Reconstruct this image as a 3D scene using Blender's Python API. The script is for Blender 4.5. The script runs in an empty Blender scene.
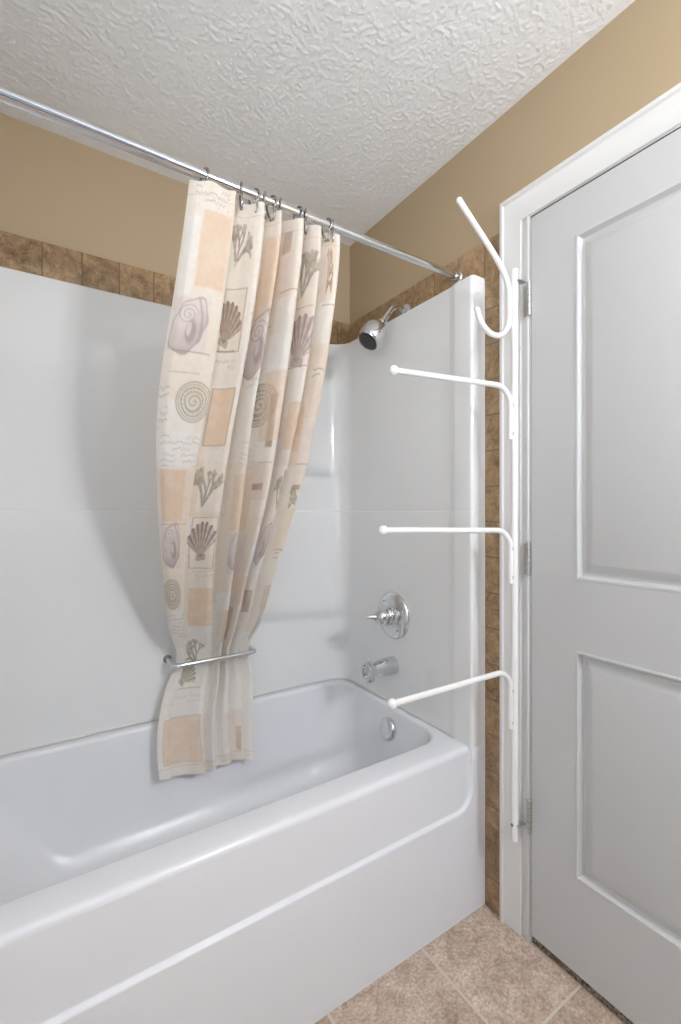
import bpy, bmesh, math, random
import numpy as np
from mathutils import Vector, Matrix

random.seed(7)
SC = bpy.context.scene
COL = SC.collection
PI = math.pi

# ------------------------------------------------------------------ measures
XE = 1.171      # end wall (shower head, door)
XL = -0.365     # opposite end wall
YB = 1.72       # wall behind the tub
YF = -0.98      # wall behind the photographer
ZC = 2.436      # ceiling
CAM = 1.23      # eye height


# ------------------------------------------------------------------ helpers
def tag(o, label=None, cat=None, group=None, kind=None):
    if label: o['label'] = label
    if cat: o['category'] = cat
    if group: o['group'] = group
    if kind: o['kind'] = kind
    return o


def empty(name, loc, label=None, cat=None, group=None, kind=None):
    o = bpy.data.objects.new(name, None)
    o.empty_display_size = 0.05
    o.location = loc
    COL.objects.link(o)
    return tag(o, label, cat, group, kind)


def link(name, me, mat, parent=None, kind=None):
    o = bpy.data.objects.new(name, me)
    COL.objects.link(o)
    for m in (mat if isinstance(mat, (list, tuple)) else [mat]):
        me.materials.append(m)
    if parent is not None:
        o.parent = parent
        # geometry is written in world coordinates: shift it to the parent's origin
        w = Vector((0, 0, 0)); p = parent
        while p is not None:
            w += p.location; p = p.parent
        me.transform(Matrix.Translation(-w))
    if kind: o['kind'] = kind
    return o


def smooth(me, angle=40):
    me.polygons.foreach_set('use_smooth', [True] * len(me.polygons))
    me.set_sharp_from_angle(angle=math.radians(angle))


def bm_mesh(bm, name, angle=40, recalc=True):
    if recalc:
        bmesh.ops.recalc_face_normals(bm, faces=bm.faces[:])
    me = bpy.data.meshes.new(name)
    bm.to_mesh(me)
    bm.free()
    smooth(me, angle)
    return me


def add_box(bm, lo, hi, bevel=0.0, seg=2):
    lo = Vector(lo); hi = Vector(hi)
    r = bmesh.ops.create_cube(bm, size=1.0)
    vs = r['verts']
    for v in vs:
        v.co = Vector([(lo[i] + hi[i]) / 2 + v.co[i] * (hi[i] - lo[i]) for i in range(3)])
    if bevel > 0:
        es = list({e for v in vs for e in v.link_edges})
        bmesh.ops.bevel(bm, geom=es, offset=bevel, segments=seg, profile=0.5, affect='EDGES')


def smooth_path(pts, n=6):
    """Catmull-Rom through the points."""
    P = [Vector(p) for p in pts]
    P = [P[0] * 2 - P[1]] + P + [P[-1] * 2 - P[-2]]
    out = []
    for i in range(1, len(P) - 2):
        for k in range(n):
            t = k / n
            a, b, c, d = P[i - 1], P[i], P[i + 1], P[i + 2]
            out.append(0.5 * ((2 * b) + (c - a) * t + (2 * a - 5 * b + 4 * c - d) * t * t + (3 * b - a - 3 * c + d) * t ** 3))
    out.append(P[-2])
    return out


def round_corners(pts, rad, n=8):
    """Polyline with filleted corners; rad is one radius or a list for the inner points."""
    P = [Vector(p) for p in pts]
    out = [P[0]]
    for i in range(1, len(P) - 1):
        r = rad if not isinstance(rad, (list, tuple)) else rad[i - 1]
        a = (P[i - 1] - P[i]).normalized(); b = (P[i + 1] - P[i]).normalized()
        ang = a.angle(b)
        if r <= 0 or ang > PI - 1e-3:
            out.append(P[i]); continue
        d = r / math.tan(ang / 2)
        bis = (a + b).normalized()
        c = P[i] + bis * (r / math.sin(ang / 2))
        s = P[i] + a * d - c; e = P[i] + b * d - c
        tot = s.angle(e); ax = s.cross(e).normalized()
        for k in range(n + 1):
            out.append(c + Matrix.Rotation(tot * k / n, 3, ax) @ s)
    out.append(P[-1])
    return out


def add_tube(bm, path, r, seg=16, caps='round'):
    """Tube along a path, radius a number or a list."""
    P = [Vector(p) for p in path]
    R = list(r) if isinstance(r, (list, tuple)) else [r] * len(P)
    if caps == 'round':
        d0 = (P[0] - P[1]).normalized(); d1 = (P[-1] - P[-2]).normalized()
        pre = [(P[0] + d0 * R[0] * math.sin(a), R[0] * math.cos(a)) for a in (1.35, 0.9, 0.45)]
        post = [(P[-1] + d1 * R[-1] * math.sin(a), R[-1] * math.cos(a)) for a in (0.45, 0.9, 1.35)]
        P = [p for p, _ in pre] + P + [p for p, _ in post]
        R = [q for _, q in pre] + R + [q for _, q in post]
    T = []
    for i in range(len(P)):
        a = P[max(i - 1, 0)]; b = P[min(i + 1, len(P) - 1)]
        T.append((b - a).normalized())
    up = Vector((0, 0, 1)) if abs(T[0].z) < 0.9 else Vector((1, 0, 0))
    n = T[0].cross(up).normalized()
    rings = []
    for i, p in enumerate(P):
        if i:
            q = T[i - 1].rotation_difference(T[i]); n = q @ n
        n = (n - T[i] * n.dot(T[i])).normalized()
        b = T[i].cross(n)
        rings.append([bm.verts.new(p + (n * math.cos(2 * PI * k / seg) + b * math.sin(2 * PI * k / seg)) * R[i]) for k in range(seg)])
    for i in range(len(rings) - 1):
        for k in range(seg):
            bm.faces.new((rings[i][k], rings[i][(k + 1) % seg], rings[i + 1][(k + 1) % seg], rings[i + 1][k]))
    bm.faces.new(rings[0][::-1]); bm.faces.new(rings[-1])


def add_lathe(bm, prof, base, axis, seg=40, sx=1.0, sy=1.0):
    """prof: list of (distance along axis, radius)."""
    ax = Vector(axis).normalized(); base = Vector(base)
    u = ax.cross(Vector((0, 0, 1)))
    if u.length < 1e-3: u = Vector((1, 0, 0))
    u.normalize(); w = u.cross(ax).normalized()
    rings = []
    for d, r in prof:
        if r < 1e-6:
            rings.append([bm.verts.new(base + ax * d)])
        else:
            rings.append([bm.verts.new(base + ax * d + u * (math.cos(2 * PI * k / seg) * r * sx) + w * (math.sin(2 * PI * k / seg) * r * sy)) for k in range(seg)])
    for i in range(len(rings) - 1):
        A, B = rings[i], rings[i + 1]
        for k in range(seg):
            k2 = (k + 1) % seg
            if len(A) == 1 and len(B) == 1: continue
            if len(A) == 1: bm.faces.new((A[0], B[k2], B[k]))
            elif len(B) == 1: bm.faces.new((A[k], A[k2], B[0]))
            else: bm.faces.new((A[k], A[k2], B[k2], B[k]))
    if len(rings[0]) > 1: bm.faces.new(rings[0][::-1])
    if len(rings[-1]) > 1: bm.faces.new(rings[-1])


def obj_box(name, boxes, mat, parent=None, kind=None, bevel=0.0, seg=2):
    bm = bmesh.new()
    for lo, hi in boxes: add_box(bm, lo, hi, bevel, seg)
    return link(name, bm_mesh(bm, name, 35), mat, parent, kind)


def obj_tube(name, path, r, mat, parent=None, seg=16, caps='round', angle=50):
    bm = bmesh.new(); add_tube(bm, path, r, seg, caps)
    return link(name, bm_mesh(bm, name, angle), mat, parent)


def obj_lathe(name, prof, base, axis, mat, parent=None, seg=40, angle=35, sx=1, sy=1):
    bm = bmesh.new(); add_lathe(bm, prof, base, axis, seg, sx, sy)
    return link(name, bm_mesh(bm, name, angle), mat, parent)


# ------------------------------------------------------------------ materials
def srgb(r, g, b):
    f = lambda c: (c / 255 / 12.92) if c / 255 <= 0.04045 else ((c / 255 + 0.055) / 1.055) ** 2.4
    return (f(r), f(g), f(b), 1)


def material(name):
    m = bpy.data.materials.new(name); m.use_nodes = True
    nt = m.node_tree
    b = nt.nodes['Principled BSDF']
    return m, nt, b


def N(nt, t, **kw):
    n = nt.nodes.new(t)
    for k, v in kw.items():
        if hasattr(n, k): setattr(n, k, v)
        else: n.inputs[k].default_value = v
    return n


def plain(name, col, rough=0.5, metal=0.0, coat=0.0, spec=0.5, bump=0, bscale=60):
    m, nt, b = material(name)
    b.inputs['Base Color'].default_value = col
    b.inputs['Roughness'].default_value = rough
    b.inputs['Metallic'].default_value = metal
    b.inputs['Coat Weight'].default_value = coat
    b.inputs['Coat Roughness'].default_value = 0.06
    b.inputs['Specular IOR Level'].default_value = spec
    if bump:
        tc = N(nt, 'ShaderNodeTexCoord')
        no = N(nt, 'ShaderNodeTexNoise'); no.inputs['Scale'].default_value = bscale; no.inputs['Detail'].default_value = 3
        bp = N(nt, 'ShaderNodeBump'); bp.inputs['Strength'].default_value = bump; bp.inputs['Distance'].default_value = 0.002
        nt.links.new(tc.outputs['Object'], no.inputs['Vector'])
        nt.links.new(no.outputs['Fac'], bp.inputs['Height'])
        nt.links.new(bp.outputs['Normal'], b.inputs['Normal'])
    return m


M_WALL = plain('beige_wall_paint', (0.445, 0.342, 0.218, 1), 0.6, spec=0.3, bump=0.15, bscale=140)
M_PLAIN = plain('off_white_wall_paint', (0.80, 0.81, 0.82, 1), 0.6, spec=0.3, bump=0.15, bscale=140)
M_SLATE = plain('slate_blue_wall_paint', (0.26, 0.30, 0.36, 1), 0.6, spec=0.3, bump=0.15, bscale=140)
M_TRIM = plain('white_trim_paint', (0.73, 0.722, 0.705, 1), 0.33, spec=0.4)
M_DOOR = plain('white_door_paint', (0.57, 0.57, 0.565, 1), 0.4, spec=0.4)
M_ACRYL = plain('white_gloss_acrylic', (0.80, 0.805, 0.80, 1), 0.13, coat=0.25, spec=0.5)
M_TUB = plain('white_tub_acrylic', (0.79, 0.80, 0.83, 1), 0.27, coat=0.0, spec=0.5)
M_CHROME = plain('polished_chrome', (0.70, 0.71, 0.72, 1), 0.07, metal=1.0)
M_BRUSH = plain('satin_nickel', (0.60, 0.60, 0.59, 1), 0.28, metal=1.0)
M_DARKMET = plain('dark_steel', (0.30, 0.29, 0.28, 1), 0.3, metal=1.0)
M_RACK = plain('white_enamelled_steel', (0.87, 0.865, 0.85, 1), 0.25, coat=0.3)
M_HOOK = plain('grey_steel_wire', (0.42, 0.42, 0.42, 1), 0.22, metal=1.0)
M_RUBBER = plain('black_rubber', (0.02, 0.02, 0.02, 1), 0.5)
M_NOZ = plain('grey_rubber', (0.10, 0.10, 0.10, 1), 0.5)
M_GAP_SHADE = plain('painted_gap_shade', (0.05, 0.04, 0.035, 1), 0.8)


def ceiling_mat():
    m, nt, b = material('textured_ceiling_paint')
    b.inputs['Base Color'].default_value = (0.90, 0.905, 0.905, 1)
    b.inputs['Roughness'].default_value = 0.85
    b.inputs['Specular IOR Level'].default_value = 0.15
    tc = N(nt, 'ShaderNodeTexCoord')
    n1 = N(nt, 'ShaderNodeTexNoise'); n1.inputs['Scale'].default_value = 260; n1.inputs['Detail'].default_value = 3.0; n1.inputs['Distortion'].default_value = 0.25
    cr = N(nt, 'ShaderNodeValToRGB'); cr.color_ramp.elements[0].position = 0.42; cr.color_ramp.elements[1].position = 0.66
    n2 = N(nt, 'ShaderNodeTexNoise'); n2.inputs['Scale'].default_value = 220; n2.inputs['Detail'].default_value = 2
    mx = N(nt, 'ShaderNodeMath', operation='MULTIPLY_ADD'); mx.inputs[1].default_value = 0.15
    bp = N(nt, 'ShaderNodeBump'); bp.inputs['Strength'].default_value = 0.3; bp.inputs['Distance'].default_value = 0.002
    L = nt.links.new
    L(tc.outputs['Object'], n1.inputs['Vector']); L(tc.outputs['Object'], n2.inputs['Vector'])
    L(n1.outputs['Fac'], cr.inputs['Fac'])
    L(n2.outputs['Fac'], mx.inputs[0]); L(cr.outputs['Color'], mx.inputs[2])
    L(mx.outputs[0], bp.inputs['Height']); L(bp.outputs['Normal'], b.inputs['Normal'])
    return m


def stone_mat(name, cols, scale, grout, size, off, axes, rough=0.45, gw=0.004, speck=0.35, tilevar=0.08, smooth_g=0.0015):
    """Mottled ceramic tile with grout lines; axes: which object coordinates (0,1,2) run across the tile, None for a strip."""
    m, nt, b = material(name)
    L = nt.links.new
    tc = N(nt, 'ShaderNodeTexCoord')
    sp = N(nt, 'ShaderNodeSeparateXYZ'); L(tc.outputs['Object'], sp.inputs[0])

    def math_(op, a, bv=None, c=None):
        n = N(nt, 'ShaderNodeMath', operation=op)
        for i, x in enumerate((a, bv, c)):
            if x is None: continue
            if isinstance(x, (int, float)): n.inputs[i].default_value = x
            else: L(x, n.inputs[i])
        return n.outputs[0]
    masks = []; ids = []
    for ax, s, o in zip(axes, size, off):
        q = math_('DIVIDE', math_('SUBTRACT', sp.outputs[ax], o), s)
        fl = math_('FLOOR', q); fr = math_('SUBTRACT', q, fl)
        d = math_('MULTIPLY', math_('MINIMUM', fr, math_('SUBTRACT', 1.0, fr)), s)   # metres from the joint
        mr = N(nt, 'ShaderNodeMapRange'); mr.inputs['From Min'].default_value = gw / 2; mr.inputs['From Max'].default_value = gw / 2 + smooth_g
        L(d, mr.inputs['Value']); masks.append(mr.outputs[0]); ids.append(fl)
    mask = masks[0]
    if len(masks) > 1: mask = math_('MINIMUM', masks[0], masks[1])
    tid = ids[0] if len(ids) == 1 else math_('ADD', ids[0], math_('MULTIPLY', ids[1], 7.31))
    wn = N(nt, 'ShaderNodeTexWhiteNoise', noise_dimensions='1D'); L(tid, wn.inputs['W'])
    # each tile gets its own piece of the marbling
    cmb = N(nt, 'ShaderNodeVectorMath', operation='MULTIPLY_ADD'); cmb.inputs[1].default_value = (3, 3, 3)
    L(wn.outputs['Color'], cmb.inputs[0]); L(tc.outputs['Object'], cmb.inputs[2])
    n1 = N(nt, 'ShaderNodeTexNoise'); n1.inputs['Scale'].default_value = scale; n1.inputs['Detail'].default_value = 7; n1.inputs['Roughness'].default_value = 0.66; n1.inputs['Distortion'].default_value = 0.6
    L(cmb.outputs[0], n1.inputs['Vector'])
    cr = N(nt, 'ShaderNodeValToRGB')
    e = cr.color_ramp.elements
    e[0].position = 0.30; e[0].color = cols[0]; e[1].position = 0.70; e[1].color = cols[-1]
    for i, c in enumerate(cols[1:-1]):
        el = e.new(0.30 + 0.40 * (i + 1) / (len(cols) - 1)); el.color = c
    L(n1.outputs['Fac'], cr.inputs['Fac'])
    n2 = N(nt, 'ShaderNodeTexNoise'); n2.inputs['Scale'].default_value = scale * 7; n2.inputs['Detail'].default_value = 3
    L(cmb.outputs[0], n2.inputs['Vector'])
    mr2 = N(nt, 'ShaderNodeMapRange'); mr2.inputs['From Min'].default_value = 0.3; mr2.inputs['From Max'].default_value = 0.7
    mr2.inputs['To Min'].default_value = 1 - speck; mr2.inputs['To Max'].default_value = 1 + speck
    L(n2.outputs['Fac'], mr2.inputs['Value'])
    mr3 = N(nt, 'ShaderNodeMapRange'); mr3.inputs['To Min'].default_value = 1 - tilevar; mr3.inputs['To Max'].default_value = 1 + tilevar
    L(wn.outputs['Value'], mr3.inputs['Value'])
    k = math_('MULTIPLY', mr2.outputs[0], mr3.outputs[0])
    sc = N(nt, 'ShaderNodeVectorMath', operation='SCALE'); L(cr.outputs['Color'], sc.inputs[0]); L(k, sc.inputs['Scale'])
    mix = N(nt, 'ShaderNodeMix', data_type='RGBA')
    mix.inputs['A'].default_value = grout
    L(mask, mix.inputs['Factor']); L(sc.outputs[0], mix.inputs['B'])
    mix_in = [i for i in mix.inputs if i.type == 'RGBA']
    mix_in[0].default_value = grout
    L(sc.outputs[0], mix_in[1])
    out = [o for o in mix.outputs if o.type == 'RGBA'][0]
    L(out, b.inputs['Base Color'])
    b.inputs['Roughness'].default_value = rough
    bp = N(nt, 'ShaderNodeBump'); bp.inputs['Strength'].default_value = 0.5; bp.inputs['Distance'].default_value = 0.0015
    hh = math_('MULTIPLY_ADD', n2.outputs['Fac'], 0.3, mask)
    L(hh, bp.inputs['Height']); L(bp.outputs['Normal'], b.inputs['Normal'])
    return m


M_CEIL = ceiling_mat()
BROWN = [(0.165, 0.096, 0.045, 1), (0.285, 0.178, 0.088, 1), (0.385, 0.250, 0.132, 1), (0.48, 0.34, 0.20, 1)]
GROUT = (0.20, 0.138, 0.082, 1)
M_TILE_X = stone_mat('brown_ceramic_tile_long_wall', BROWN, 30, GROUT, (0.11,), (0.0,), (0,), gw=0.003, speck=0.2)
M_TILE_Y = stone_mat('brown_ceramic_tile_end_wall', BROWN, 30, GROUT, (0.11,), (0.957,), (1,), gw=0.003, speck=0.2)
M_TILE_Z = stone_mat('brown_ceramic_tile_upright', BROWN, 30, GROUT, (0.11,), (1.97,), (2,), gw=0.003, speck=0.2)
M_FLOOR = stone_mat('mottled_floor_tile', [(0.34, 0.255, 0.19, 1), (0.45, 0.345, 0.265, 1), (0.54, 0.43, 0.345, 1), (0.65, 0.545, 0.46, 1)],
                    20, (0.60, 0.53, 0.45, 1), (0.31, 0.31), (0.897, 0.656), (0, 1), rough=0.4, gw=0.005, speck=0.28, tilevar=0.04)


def threshold_mat():
    m, nt, b = material('speckled_brown_carpet_edge')
    tc = N(nt, 'ShaderNodeTexCoord')
    n = N(nt, 'ShaderNodeTexNoise'); n.inputs['Scale'].default_value = 180; n.inputs['Detail'].default_value = 3
    cr = N(nt, 'ShaderNodeValToRGB'); cr.color_ramp.elements[0].position = 0.38; cr.color_ramp.elements[0].color = (0.05, 0.035, 0.025, 1)
    cr.color_ramp.elements[1].position = 0.65; cr.color_ramp.elements[1].color = (0.36, 0.29, 0.22, 1)
    nt.links.new(tc.outputs['Object'], n.inputs['Vector']); nt.links.new(n.outputs['Fac'], cr.inputs['Fac'])
    nt.links.new(cr.outputs['Color'], b.inputs['Base Color'])
    b.inputs['Roughness'].default_value = 0.9
    return m


M_THRESH = threshold_mat()


def cloth_mat():
    m = bpy.data.materials.new('printed_curtain_fabric'); m.use_nodes = True
    nt = m.node_tree; b = nt.nodes['Principled BSDF']; out = nt.nodes['Material Output']
    L = nt.links.new
    at = N(nt, 'ShaderNodeAttribute', attribute_name='print')
    L(at.outputs['Color'], b.inputs['Base Color'])
    b.inputs['Roughness'].default_value = 0.7
    b.inputs['Specular IOR Level'].default_value = 0.25
    tr = N(nt, 'ShaderNodeBsdfTranslucent'); L(at.outputs['Color'], tr.inputs['Color'])
    mx = N(nt, 'ShaderNodeMixShader'); mx.inputs[0].default_value = 0.28
    L(b.outputs[0], mx.inputs[1]); L(tr.outputs[0], mx.inputs[2]); L(mx.outputs[0], out.inputs['Surface'])
    tc = N(nt, 'ShaderNodeTexCoord')
    n = N(nt, 'ShaderNodeTexNoise'); n.inputs['Scale'].default_value = 26; n.inputs['Detail'].default_value = 2
    bp = N(nt, 'ShaderNodeBump'); bp.inputs['Strength'].default_value = 0.25; bp.inputs['Distance'].default_value = 0.006
    L(tc.outputs['Object'], n.inputs['Vector']); L(n.outputs['Fac'], bp.inputs['Height'])
    L(bp.outputs['Normal'], b.inputs['Normal'])
    return m


# ------------------------------------------------------------------ room shell
T = 0.10
obj_box('floor', [((XL - T, YF - T, -0.1), (XE + 1.0, YB + T, 0.0))], M_FLOOR, kind='structure')


def ceiling():
    """Slab with a sprayed stipple texture modelled on its underside."""
    def vn(a, b, sc, seed):
        G = np.random.RandomState(seed).rand(512, 512)
        x = a * sc + 40.3; y = b * sc + 300.7
        i = np.floor(x).astype(int); j = np.floor(y).astype(int); f = x - i; g = y - j
        f = f * f * (3 - 2 * f); g = g * g * (3 - 2 * g)
        return (G[i % 512, j % 512] * (1 - f) + G[(i + 1) % 512, j % 512] * f) * (1 - g) + (G[i % 512, (j + 1) % 512] * (1 - f) + G[(i + 1) % 512, (j + 1) % 512] * f) * g
    xs = np.arange(XL - 0.02, XE + 0.023, 0.003); ys = np.arange(YF - 0.02, YB + 0.023, 0.003)
    X, Y = np.meshgrid(xs, ys)
    r = 0.65 * X - 0.76 * Y; q = 0.76 * X + 0.65 * Y                 # turn the noise lattice off the room's axes
    n = 0.62 * vn(r, q, 135, 3) + 0.38 * vn(q, r, 215, 8)
    n = n + 0.25 * (vn(X, Y, 28, 5) - 0.5)
    h = np.clip((n - 0.46) / 0.22, 0, 1); h = h * h * (3 - 2 * h)
    edge = np.clip(np.minimum.reduce([X - XL, XE - X, Y - YF, YB - Y]) / 0.02, 0.15, 1)
    Z = ZC - 0.0014 * h * edge
    ny, nx = X.shape
    co = np.stack([X, Y, Z], -1).reshape(-1, 3)
    top = np.array([[xs[0], ys[0], ZC + 0.1], [xs[-1], ys[0], ZC + 0.1], [xs[-1], ys[-1], ZC + 0.1], [xs[0], ys[-1], ZC + 0.1]])
    idx = np.arange(ny * nx).reshape(ny, nx)
    f = np.stack([idx[:-1, :-1], idx[1:, :-1], idx[1:, 1:], idx[:-1, 1:]], -1).reshape(-1, 4)
    k = ny * nx
    f = np.concatenate([f, [[k, k + 1, k + 2, k + 3]]])
    co = np.concatenate([co, top])
    me = bpy.data.meshes.new('ceiling')
    me.vertices.add(len(co)); me.vertices.foreach_set('co', co.ravel())
    me.loops.add(f.size); me.loops.foreach_set('vertex_index', f.ravel())
    me.polygons.add(len(f)); me.polygons.foreach_set('loop_start', np.arange(0, f.size, 4)); me.polygons.foreach_set('loop_total', np.full(len(f), 4))
    me.update(calc_edges=True); me.validate()
    me.polygons.foreach_set('use_smooth', np.ones(len(f), bool))
    return link('ceiling', me, M_CEIL, kind='structure')


ceiling()
obj_box('wall_back', [((XL - T, YB, 0.0), (XE + T, YB + T, ZC))], M_WALL, kind='structure')
WY0, WY1, WZ0, WZ1 = -0.86, 0.16, 0.95, 2.10      # unseen opening, added beside the photographer to let in fill light
obj_box('wall_left', [((XL - T, YF, 0.0), (XL, YB, WZ0)), ((XL - T, YF, WZ1), (XL, YB, ZC)),
                      ((XL - T, YF, WZ0), (XL, WY0, WZ1)), ((XL - T, WY1, WZ0), (XL, YB, WZ1))], M_PLAIN, kind='structure')


def fill_window():
    root = empty('fill_window_1', (XL - T / 2, (WY0 + WY1) / 2, WZ0), kind='structure')
    f = 0.035; x0, x1 = XL - 0.075, XL - 0.035
    obj_box('fill_window_frame', [((x0, WY0, WZ0), (x1, WY1, WZ0 + f)), ((x0, WY0, WZ1 - f), (x1, WY1, WZ1)), ((x0, WY0, WZ0 + f), (x1, WY0 + f, WZ1 - f)), ((x0, WY1 - f, WZ0 + f), (x1, WY1, WZ1 - f)),
                             ((x0 + 0.005, WY0 + f, 1.50), (x1 - 0.005, WY1 - f, 1.53))], M_TRIM, root)
    m = bpy.data.materials.new('fill_window_glass'); m.use_nodes = True
    nt = m.node_tree; nt.nodes.remove(nt.nodes['Principled BSDF'])
    tr = nt.nodes.new('ShaderNodeBsdfTransparent'); gl = nt.nodes.new('ShaderNodeBsdfGlossy'); gl.inputs['Roughness'].default_value = 0.02
    mx = nt.nodes.new('ShaderNodeMixShader'); mx.inputs[0].default_value = 0.06
    nt.links.new(tr.outputs[0], mx.inputs[1]); nt.links.new(gl.outputs[0], mx.inputs[2]); nt.links.new(mx.outputs[0], nt.nodes['Material Output'].inputs['Surface'])
    obj_box('pane', [((XL - 0.058, WY0 + f, WZ0 + f), (XL - 0.054, WY1 - f, WZ1 - f))], m, root)  # glass of the added, unseen fill-light opening
    # sampling aid for the fill light let in through the added opening
    li = bpy.data.lights.new('fill_portal', 'AREA'); li.shape = 'RECTANGLE'; li.size = WZ1 - WZ0; li.size_y = WY1 - WY0
    li.cycles.is_portal = True
    lo = bpy.data.objects.new('fill_portal', li); COL.objects.link(lo)
    lo.location = (XL - T - 0.005, (WY0 + WY1) / 2, (WZ0 + WZ1) / 2); lo.rotation_euler = (0, -PI / 2, 0)


fill_window()
obj_box('wall_front', [((XL - T, YF - T, 0.0), (XE + T, YF, ZC))], M_SLATE, kind='structure')
# end wall with the door opening
DY1, DY0, DZ = 0.800, 0.035, 2.074         # opening
obj_box('wall_right', [((XE, DY1 + 0.033, 0.0), (XE + T, YB, ZC)),
                       ((XE, YF, 0.0), (XE + T, DY0 - 0.02, ZC)),
                       ((XE, DY0 - 0.02, DZ + 0.022), (XE + T, DY1 + 0.033, ZC))], M_WALL, kind='structure')

# door casing: mitred profile around the opening
CAS = [(0.905, 2.152), (0.827, 2.088)]


def casing():
    # profile: t = 0 outer edge .. 1 inner edge, h = height off the wall
    prof = [(0.0, 0.0), (0.0, 0.013), (0.02, 0.0165), (0.14, 0.0165), (0.19, 0.0125), (0.22, 0.0115), (0.90, 0.0085), (0.97, 0.0075), (1.0, 0.005), (1.0, 0.0)]
    W = 0.068
    yo, zo = 0.8955, DZ + 0.085
    WH = 0.082
    yo2 = DY0 - W + 0.005
    bm = bmesh.new()
    stations = []
    for key in ('l0', 'l1', 'r1', 'r0'):
        row = []
        for t, h in prof:
            if key == 'l0': p = (XE - h, yo - W * t, 0.0)
            elif key == 'l1': p = (XE - h, yo - W * t, zo - WH * t)
            elif key == 'r1': p = (XE - h, yo2 + W * t, zo - WH * t)
            else: p = (XE - h, yo2 + W * t, 0.0)
            row.append(bm.verts.new(p))
        stations.append(row)
    for a, b in zip(stations, stations[1:]):
        for k in range(len(prof) - 1):
            bm.faces.new((a[k], a[k + 1], b[k + 1], b[k]))
    bm.faces.new(stations[0]); bm.faces.new(stations[-1][::-1])
    return link('trim_1', bm_mesh(bm, 'casing', 25), M_TRIM, kind='structure')


casing()
# jamb with its stepped edge
JX = XE + 0.001
obj_box('trim_2', [((XE - 0.001, DY1, 0.0), (XE + T, 0.833, DZ)),
                   ((XE + 0.036, DY1 - 0.012, 0.0), (XE + T, DY1, DZ)),
                   ((XE - 0.001, DY0 - 0.018, 0.0), (XE + T, DY0, DZ)),
                   ((XE - 0.001, DY0 - 0.018, DZ), (XE + T, 0.833, DZ + 0.022)),
                   ((XE + 0.036, DY0, DZ - 0.012), (XE + T, DY1, DZ)),
                   ((XE - 0.0065, DY1 + 0.0035, 0.0), (XE - 0.001, DY1 + 0.0125, DZ + 0.004)),
                   ], M_TRIM, kind='structure', bevel=0.0015)
obj_box('door_gap_shade', [((XE - 0.0005, DY0, DZ - 0.0055), (XE + 0.030, DY1, DZ + 0.0005)), ((XE + 0.0015, DY1 - 0.0032, 0.02), (XE + 0.030, DY1 + 0.0005, DZ))], M_GAP_SHADE, kind='structure')  # dark strips added to paint the shade line of the door gap
# carpet edge under the door
obj_box('trim_3', [((XE + 0.004, DY0, -0.002), (XE + 0.16, DY1, 0.016))], M_THRESH, kind='structure', bevel=0.004)


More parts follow.
